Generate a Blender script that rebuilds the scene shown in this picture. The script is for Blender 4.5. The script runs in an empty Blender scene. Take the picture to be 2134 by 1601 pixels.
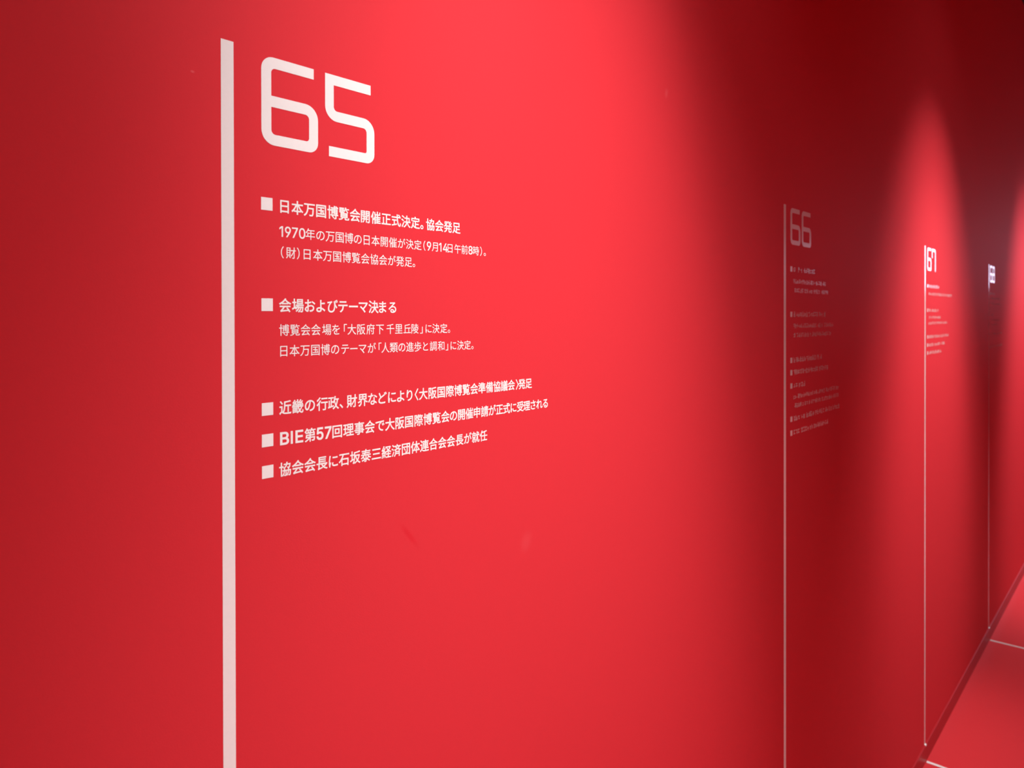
import bpy, math, random
from mathutils import Matrix, Vector
from mathutils.geometry import delaunay_2d_cdt

scene = bpy.context.scene
COL = scene.collection

# ------------------------------------------------------------------ camera
# the long wall is the plane y = 0 and runs along +x; the corridor lies at y < 0; z = 0 is the floor
F_PX, YAW, PITCH, ROLL, SHIFT_PX = 1541.2, 0.7193, -0.0046, -0.0018, -135.07
CAM = Vector((0.0, -0.576, 1.4602))
fw = Vector((math.cos(YAW) * math.cos(PITCH), math.sin(YAW) * math.cos(PITCH), math.sin(PITCH)))
rt = Vector((math.sin(YAW), -math.cos(YAW), 0.0))
up = rt.cross(fw)
r2 = math.cos(ROLL) * rt + math.sin(ROLL) * up
u2 = -math.sin(ROLL) * rt + math.cos(ROLL) * up
cd = bpy.data.cameras.new('camera')
cam = bpy.data.objects.new('camera', cd)
COL.objects.link(cam)
cam.matrix_world = Matrix((
    (r2.x, u2.x, -fw.x, CAM.x), (r2.y, u2.y, -fw.y, CAM.y), (r2.z, u2.z, -fw.z, CAM.z), (0, 0, 0, 1)))
cd.sensor_width = 36.0
cd.lens = F_PX * 36.0 / 2134.0
cd.shift_y = SHIFT_PX / 2134.0
cd.clip_start = 0.02
cd.dof.use_dof = True
cd.dof.focus_distance = 0.80
cd.dof.aperture_fstop = 9.5
scene.camera = cam

# ------------------------------------------------------------------ world, lamps, exposure
scene.view_settings.view_transform = 'Standard'
scene.view_settings.look = 'None'
scene.view_settings.gamma = 1.0
scene.view_settings.use_curve_mapping = False
scene.view_settings.exposure = 0.0

world = bpy.data.worlds.new('world')
scene.world = world
world.use_nodes = True
world.node_tree.nodes['Background'].inputs[0].default_value = (1.0, 0.85, 0.85, 1)
world.node_tree.nodes['Background'].inputs[1].default_value = 0.0

S0 = 0.298                 # x of the 65 stripe
CEIL = 3.20                # ceiling height
LAMP_Z = 3.16              # lamps sit in the ceiling


def spot(name, x, y, z, tilt, half, blend, power, color, size=0.03):
    ld = bpy.data.lights.new(name, 'SPOT')
    ld.energy = power
    ld.color = color
    ld.spot_size = 2 * half
    ld.spot_blend = blend
    ld.shadow_soft_size = size
    lo = bpy.data.objects.new(name, ld)
    lo.location = (x, y, z)
    lo.rotation_euler = (tilt, 0, 0)
    COL.objects.link(lo)


# gimbal downlights and added fill lamps: x, y, tilt towards the wall, [(half angle of the beam, power)], colour
WA, WB, WC = (1.0, 0.97, 0.97), (1.0, 0.95, 0.96), (1.0, 0.95, 1.0)
LAMPS = [
    (S0 + 0.40, -0.60, 0.0, [(0.40, 241), (0.60, 299), (0.90, 46)], WA),
    (S0 + 0.42, -0.80, 0.40, [(0.32, 136)], WA),
    (S0 + 0.42, -1.20, 0.50, [(0.30, 114)], WA),
    (S0 + 0.15, -1.20, 0.76, [(0.17, 55)], WA),  # added fill lamp, only lifts the upper left of the wall
    (S0 + 2.523, -0.60, 0.0, [(0.90, 10)], WB),
    (S0 + 2.523, -0.80, 0.25, [(0.45, 110)], WB),
    (S0 + 2.523, -1.20, 0.50, [(0.30, 174), (0.42, 188)], WB),
    (S0 + 4.752, -0.60, 0.0, [(0.40, 67), (0.50, 263)], WC),
    (S0 + 4.752, -0.80, 0.25, [(0.55, 31)], WC),
    (S0 + 4.752, -1.20, 0.50, [(0.42, 257)], WC),
    (S0 + 6.90, -0.60, 0.0, [(0.585, 172)], WC),
    (S0 + 9.05, -0.60, 0.0, [(0.585, 172)], WC),
]
# added unseen fill row over the other half of the corridor, raising bounced light
for lx in (-1.6, 0.6, 2.8, 5.0, 7.2, 9.4):
    LAMPS.append((lx, -2.50, 0.0, [(0.60, 592)], WA))
for lx, ly, tilt, beams, lc in LAMPS:
    for half, pw in beams:
        spot('downlight_and_fill', lx, ly, LAMP_Z, tilt, half, 1.0, pw, lc)


# ------------------------------------------------------------------ materials
def mat(name, color, rough=0.5, spec=0.5, bump=0.0, bscale=900.0, emit=None, var=0.0):
    m = bpy.data.materials.new(name)
    m.use_nodes = True
    nt = m.node_tree
    b = nt.nodes['Principled BSDF']
    b.inputs['Base Color'].default_value = (*color, 1)
    b.inputs['Roughness'].default_value = rough
    b.inputs['Specular IOR Level'].default_value = spec
    tc = nt.nodes.new('ShaderNodeTexCoord')
    if var:
        n = nt.nodes.new('ShaderNodeTexNoise')
        n.inputs['Scale'].default_value = 260.0
        n.inputs['Detail'].default_value = 3.0
        nt.links.new(tc.outputs['Object'], n.inputs['Vector'])
        mx = nt.nodes.new('ShaderNodeMix')
        mx.data_type = 'RGBA'
        mx.inputs[6].default_value = (*[c * (1 - var) for c in color], 1)
        mx.inputs[7].default_value = (*[min(1, c * (1 + var)) for c in color], 1)
        nt.links.new(n.outputs['Fac'], mx.inputs[0])
        nt.links.new(mx.outputs[2], b.inputs['Base Color'])
    if bump:
        n = nt.nodes.new('ShaderNodeTexNoise')
        n.inputs['Scale'].default_value = bscale
        n.inputs['Detail'].default_value = 2.0
        nt.links.new(tc.outputs['Object'], n.inputs['Vector'])
        bp = nt.nodes.new('ShaderNodeBump')
        bp.inputs['Strength'].default_value = bump
        bp.inputs['Distance'].default_value = 0.0004
        nt.links.new(n.outputs['Fac'], bp.inputs['Height'])
        nt.links.new(bp.outputs['Normal'], b.inputs['Normal'])
    if emit:
        b.inputs['Emission Color'].default_value = (*emit[0], 1)
        b.inputs['Emission Strength'].default_value = emit[1]
    return m


WALL_RED = (0.52, 0.027, 0.036)
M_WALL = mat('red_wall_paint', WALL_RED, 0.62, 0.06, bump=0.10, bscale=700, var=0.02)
M_FLOOR = mat('red_floor_sheet', (0.52, 0.027, 0.033), 0.38, 0.5, bump=0.05, bscale=300, var=0.03)
M_BASE = mat('red_baseboard_vinyl', (0.34, 0.008, 0.011), 0.45, 0.4)
M_VINYL = mat('white_cut_vinyl', (0.68, 0.71, 0.69), 0.14, 0.55, bump=0.03, bscale=700, var=0.03)
M_CEIL = mat('dark_ceiling_paint', (0.03, 0.012, 0.012), 0.8, 0.2)
M_METAL = mat('black_lamp_metal', (0.02, 0.02, 0.02), 0.4, 0.5)
M_GLOW = mat('cool_glow_panel', (0.5, 0.5, 0.6), 0.5, 0.3, emit=((0.74, 0.72, 1.0), 5.0))  # glow of the panel added out of view

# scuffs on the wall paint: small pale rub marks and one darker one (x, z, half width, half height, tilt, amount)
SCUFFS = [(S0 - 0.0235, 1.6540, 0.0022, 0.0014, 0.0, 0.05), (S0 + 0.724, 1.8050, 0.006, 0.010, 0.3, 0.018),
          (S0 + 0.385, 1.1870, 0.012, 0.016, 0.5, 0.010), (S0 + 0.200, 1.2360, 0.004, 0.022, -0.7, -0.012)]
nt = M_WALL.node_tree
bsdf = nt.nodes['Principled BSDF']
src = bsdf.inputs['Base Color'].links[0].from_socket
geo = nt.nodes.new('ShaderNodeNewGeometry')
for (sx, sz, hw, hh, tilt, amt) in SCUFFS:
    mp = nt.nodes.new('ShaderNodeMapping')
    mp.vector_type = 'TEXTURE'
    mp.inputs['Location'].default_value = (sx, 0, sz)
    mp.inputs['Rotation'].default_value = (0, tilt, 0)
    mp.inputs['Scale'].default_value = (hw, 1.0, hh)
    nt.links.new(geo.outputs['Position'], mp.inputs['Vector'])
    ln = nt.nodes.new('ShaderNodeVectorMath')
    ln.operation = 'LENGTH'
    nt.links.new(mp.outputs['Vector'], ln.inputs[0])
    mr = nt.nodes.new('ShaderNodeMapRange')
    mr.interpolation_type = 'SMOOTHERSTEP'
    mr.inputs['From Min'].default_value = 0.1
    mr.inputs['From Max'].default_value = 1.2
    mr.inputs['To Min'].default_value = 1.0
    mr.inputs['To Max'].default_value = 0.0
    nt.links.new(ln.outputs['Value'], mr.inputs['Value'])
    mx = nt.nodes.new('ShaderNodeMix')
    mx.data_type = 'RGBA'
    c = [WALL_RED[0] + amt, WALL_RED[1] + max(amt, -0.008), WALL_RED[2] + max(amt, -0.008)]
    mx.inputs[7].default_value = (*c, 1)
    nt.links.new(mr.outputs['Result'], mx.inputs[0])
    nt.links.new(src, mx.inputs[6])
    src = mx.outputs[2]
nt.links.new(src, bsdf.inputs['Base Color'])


# ------------------------------------------------------------------ mesh helpers
def link(name, me, m, parent=None, loc=(0, 0, 0)):
    if m and not me.materials:
        me.materials.append(m)
    o = bpy.data.objects.new(name, me)
    o.location = loc
    COL.objects.link(o)
    if parent:
        o.parent = parent
    return o


def box_mesh(name, x0, x1, y0, y1, z0, z1):
    v = [(x, y, z) for x in (x0, x1) for y in (y0, y1) for z in (z0, z1)]
    f = [(0, 1, 3, 2), (4, 6, 7, 5), (0, 4, 5, 1), (2, 3, 7, 6), (0, 2, 6, 4), (1, 5, 7, 3)]
    me = bpy.data.meshes.new(name)
    me.from_pydata(v, [], f)
    me.update()
    return me


def struct(name, me, m):
    o = link(name, me, m)
    o['kind'] = 'structure'
    return o


def thing(name, label, cat, loc, group=None):
    o = bpy.data.objects.new(name, None)
    o.empty_display_size = 0.02
    o.location = loc
    COL.objects.link(o)
    o['label'] = label
    o['category'] = cat
    if group:
        o['group'] = group
    return o


def plate(name, polys, t=0.00008):
    """flat piece of vinyl in the xz plane, front face towards -y, from outlines (holes by nesting)"""
    flat = [p for poly in polys for p in poly]
    edges, i = [], 0
    for poly in polys:
        k = len(poly)
        edges += [(i + j, i + (j + 1) % k) for j in range(k)]
        i += k
    res = delaunay_2d_cdt([Vector(p) for p in flat], edges, [], 0, 1e-7)
    co, fc = res[0], res[2]
    n = len(co)
    v = [(p.x, -t, p.y) for p in co]
    f = []
    for tri in fc:
        a, b, c = tri
        cx = (co[a].x + co[b].x + co[c].x) / 3
        cz = (co[a].y + co[b].y + co[c].y) / 3
        wn = 0
        for poly in polys:
            for j in range(len(poly)):
                (x0, z0), (x1, z1) = poly[j - 1], poly[j]
                if (z0 > cz) != (z1 > cz):
                    if x0 + (cz - z0) * (x1 - x0) / (z1 - z0) > cx:
                        wn += 1 if z1 > z0 else -1
        if wn == 0:
            continue
        if (co[b].x - co[a].x) * (co[c].y - co[a].y) - (co[b].y - co[a].y) * (co[c].x - co[a].x) < 0:
            a, b, c = a, c, b
        f.append((a, b, c))
    # rim of the cut vinyl
    base = len(v)
    v += [(x, -t, z) for x, z in flat] + [(x, 0.0, z) for x, z in flat]
    n = len(flat)
    i = 0
    for poly in polys:
        k = len(poly)
        for j in range(k):
            a, b = i + j, i + (j + 1) % k
            f.append((base + b, base + a, base + a + n, base + b + n))
        i += k
    me = bpy.data.meshes.new(name)
    me.from_pydata(v, [], f)
    me.update()
    return me


def rounded(pts, seg=8):
    """pts = (x, z, radius) corners -> outline with arcs"""
    out = []
    n = len(pts)
    for i in range(n):
        x, z, r = pts[i]
        p = Vector((x, z))
        if r <= 0:
            out.append((x, z))
            continue
        a = (Vector(pts[i - 1][:2]) - p).normalized()
        b = (Vector(pts[(i + 1) % n][:2]) - p).normalized()
        ang = a.angle(b)
        d = r / math.tan(ang / 2)
        c = p + (a + b).normalized() * (r / math.sin(ang / 2))
        s, e = p + a * d, p + b * d
        a0 = math.atan2(s.y - c.y, s.x - c.x)
        a1 = math.atan2(e.y - c.y, e.x - c.x)
        da = (a1 - a0 + math.pi) % (2 * math.pi) - math.pi
        for k in range(seg + 1):
            t = a0 + da * k / seg
            out.append((c.x + r * math.cos(t), c.y + r * math.sin(t)))
    return out


def area(p):
    return sum(p[i - 1][0] * p[i][1] - p[i][0] * p[i - 1][1] for i in range(len(p))) / 2


def offset_outline(p, d):
    """push an outline to its right-hand side by d (glyph outer contours are clockwise when d > 0 grows the ink)"""
    n = len(p)
    out = []
    for i in range(n):
        a, b, c = Vector(p[i - 1]), Vector(p[i]), Vector(p[(i + 1) % n])
        e1, e2 = b - a, c - b
        if e1.length < 1e-9 or e2.length < 1e-9:
            out.append(tuple(b))
            continue
        n1 = Vector((e1.y, -e1.x)).normalized()
        n2 = Vector((e2.y, -e2.x)).normalized()
        m = n1 + n2
        if m.length < 0.3:
            m = n1
        else:
            m = m / m.length_squared * 2
        if m.length > 2.0:
            m = m.normalized() * 2.0
        out.append(tuple(b + m * d))
    return out


# ------------------------------------------------------------------ room
X0, X1, WY = -3.2, 12.0, -3.5
BASE_H, BASE_T = 0.056, 0.004
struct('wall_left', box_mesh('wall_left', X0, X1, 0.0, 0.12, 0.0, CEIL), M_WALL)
struct('floor', box_mesh('floor', X0, X1, WY, 0.0, -0.10, 0.0), M_FLOOR)
# low cove baseboard with a slightly slanted top edge
me = bpy.data.meshes.new('baseboard_left')
prof = [(0.0, 0.0), (-BASE_T, 0.0), (-BASE_T, BASE_H - 0.002), (-0.0015, BASE_H), (0.0, BASE_H)]
v = [(x, y, z) for x in (X0, X1) for y, z in prof]
f = [(j, (j + 1) % 5, (j + 1) % 5 + 5, j + 5) for j in range(5)] + [(4, 3, 2, 1, 0), (5, 6, 7, 8, 9)]
me.from_pydata(v, [], f)
me.update()
struct('baseboard_left', me, M_BASE)
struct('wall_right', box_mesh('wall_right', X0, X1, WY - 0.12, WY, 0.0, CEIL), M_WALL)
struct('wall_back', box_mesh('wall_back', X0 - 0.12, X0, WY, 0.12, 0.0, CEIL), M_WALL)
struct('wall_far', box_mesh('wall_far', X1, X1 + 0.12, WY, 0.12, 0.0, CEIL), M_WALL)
ceiling = struct('ceiling', box_mesh('ceiling', X0, X1, WY, 0.12, CEIL, CEIL + 0.10), M_CEIL)


# ring-shaped trims of the downlights and added fill lamps, parts of the ceiling
def ring_mesh():
    v, f = [], []
    prof = [(0.045, 0.0), (0.048, -0.012), (0.062, -0.012), (0.066, 0.0)]
    N = 20
    for i in range(N):
        a = 2 * math.pi * i / N
        for r, z in prof:
            v.append((r * math.cos(a), r * math.sin(a), z))
    for i in range(N):
        for j in range(3):
            a, b = i * 4 + j, ((i + 1) % N) * 4 + j
            f.append((a, b, b + 1, a + 1))
    me = bpy.data.meshes.new('lamp_trim')
    me.from_pydata(v, [], f)
    me.update()
    return me


RING = ring_mesh()
for px, py in [(l_[0], l_[1]) for l_ in LAMPS]:
    link('lamp_trim', RING, M_METAL, ceiling, (px, py, CEIL))

# ------------------------------------------------------------------ the timeline on the wall
PITCH_M = 1.2
STRIPE_W = 0.011
STRIPE_TOP = 1.6869
YV = -0.00003              # back of the vinyl sits on the wall


def stripe(k, label):
    x = S0 + k * PITCH_M
    t = 0.0001
    # runs down the wall and laps over the top edge of the baseboard
    path = [(0.0, STRIPE_TOP), (0.0, BASE_H + 0.0003), (-0.0015, BASE_H + 0.0002), (-BASE_T, BASE_H - 0.0018), (-BASE_T, BASE_H - 0.006)]
    v, f = [], []
    for y, z in path:
        for dx in (0, STRIPE_W):
            v.append((x + dx, y - t, z))
    for i in range(len(path) - 1):
        f.append((2 * i, 2 * i + 2, 2 * i + 3, 2 * i + 1))
    n = len(v)
    for y, z in path:
        for dx in (0, STRIPE_W):
            v.append((x + dx, y - 0.00002, z))
    for i in range(len(path) - 1):
        a = 2 * i
        f.append((n + a, n + a + 1, n + a + 3, n + a + 2))
        f.append((a, n + a, n + a + 2, a + 2))
        f.append((a + 1, a + 3, n + a + 3, n + a + 1))
    f.append((0, 1, n + 1, n))
    e = 2 * (len(path) - 1)
    f.append((e, n + e, n + e + 1, e + 1))
    me = bpy.data.meshes.new('timeline_stripe')
    me.from_pydata(v, [], f)
    me.update()
    o = link('timeline_stripe', me, M_VINYL)
    o['label'] = label
    o['category'] = 'stripe'
    o['group'] = 'white vertical stripes of the timeline'


stripe(0, 'wide near white vertical stripe beside the large numeral 65')
stripe(1, 'thin dim pink white stripe in the shaded part of the wall beside the 66')
stripe(2, 'thin bright white stripe in the narrow pool of light beside the 67')
stripe(3, 'faintest farthest stripe in the dark band beside the small 68')


def floor_line(k, label):
    x = S0 + k * PITCH_M
    me = box_mesh('floor_line', x, x + STRIPE_W, WY + 0.9, -BASE_T - 0.002, 0.0001, 0.0008)
    o = link('floor_line', me, M_VINYL)
    o['label'] = label
    o['category'] = 'floor line'
    o['group'] = 'pale lines across the red floor'


floor_line(2, 'pale floor line near the bottom edge, starting at the foot of the 67 stripe')
floor_line(3, 'farther pale floor line, starting at the foot of the faint 68 stripe')

# ---- year numerals: 0.0564 x 0.0758 m, stroke 0.0094, rounded square letterforms
DW, DH, ST = 0.0564, 0.0758, 0.0094
MB, MT = 0.0330, 0.0426     # middle bar bottom / top
R, RI = 0.0130, 0.0040


def digit_outlines(d):
    s = ST
    if d == '6':
        outer = rounded([(0, 0, .0125), (DW, 0, .0095), (DW, MT, R), (s, MT, 0), (s, DH - s, RI),
                         (.0520, DH - s, 0), (.0520, DH, 0), (0, DH, .0115)])
        hole = rounded([(s, s, RI), (DW - s, s, .003), (DW - s, MB, RI), (s, MB, 0)])
        return [outer, hole[::-1]]
    if d == '5':
        return [rounded([(.0040, 0, 0), (DW, 0, .0095), (DW, MT, R), (s, MT, RI), (s, DH - s, 0),
                         (.0520, DH - s, 0), (.0520, DH, 0), (0, DH, 0), (0, MB, R), (DW - s, MB, RI),
                         (DW - s, s, .002), (.0040, s, 0)])]
    if d == '7':
        return [rounded([(DW - s, 0, 0), (DW, 0, 0), (DW, DH, .0125), (0, DH, .004), (0, .044, 0), (s, .044, 0),
                         (s, DH - s, .001), (DW - s, DH - s, RI)])]
    if d == '8':
        w = .003
        outer = rounded([(0, 0, .0125), (DW, 0, .0125), (DW, MB + .002, .010), (DW - w, (MB + MT) / 2, .001), (DW - w, DH, .0125),
                         (w, DH, .0125), (w, (MB + MT) / 2, .001), (0, MB + .002, .010)], 6)
        h1 = rounded([(s, s, RI), (DW - s, s, RI), (DW - s, MB, RI), (s, MB, RI)])
        h2 = rounded([(s + w, MT, RI), (DW - s - w, MT, RI), (DW - s - w, DH - s, RI), (s + w, DH - s, RI)])
        return [outer, h1[::-1], h2[::-1]]


DIGIT = {}


def numeral(k, text, label):
    x = S0 + k * PITCH_M
    root = thing('year_numeral', label, 'numeral', (x + 0.0360, YV, 1.6077), 'white year numerals on the red wall')
    for i, d in enumerate(text):
        if d not in DIGIT:
            DIGIT[d] = plate('digit', digit_outlines(d))
        link('digit', DIGIT[d], M_VINYL, root, (i * 0.0641, 0, 0))


numeral(0, '65', 'large white numeral 65 at the top beside the wide stripe')
numeral(1, '66', 'dim white numeral 66 in the shaded part of the wall')
numeral(2, '67', 'bright white numeral 67 in the narrow pool of light')
numeral(3, '68', 'tiny lavender white numeral 68 in the dark band')

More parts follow.
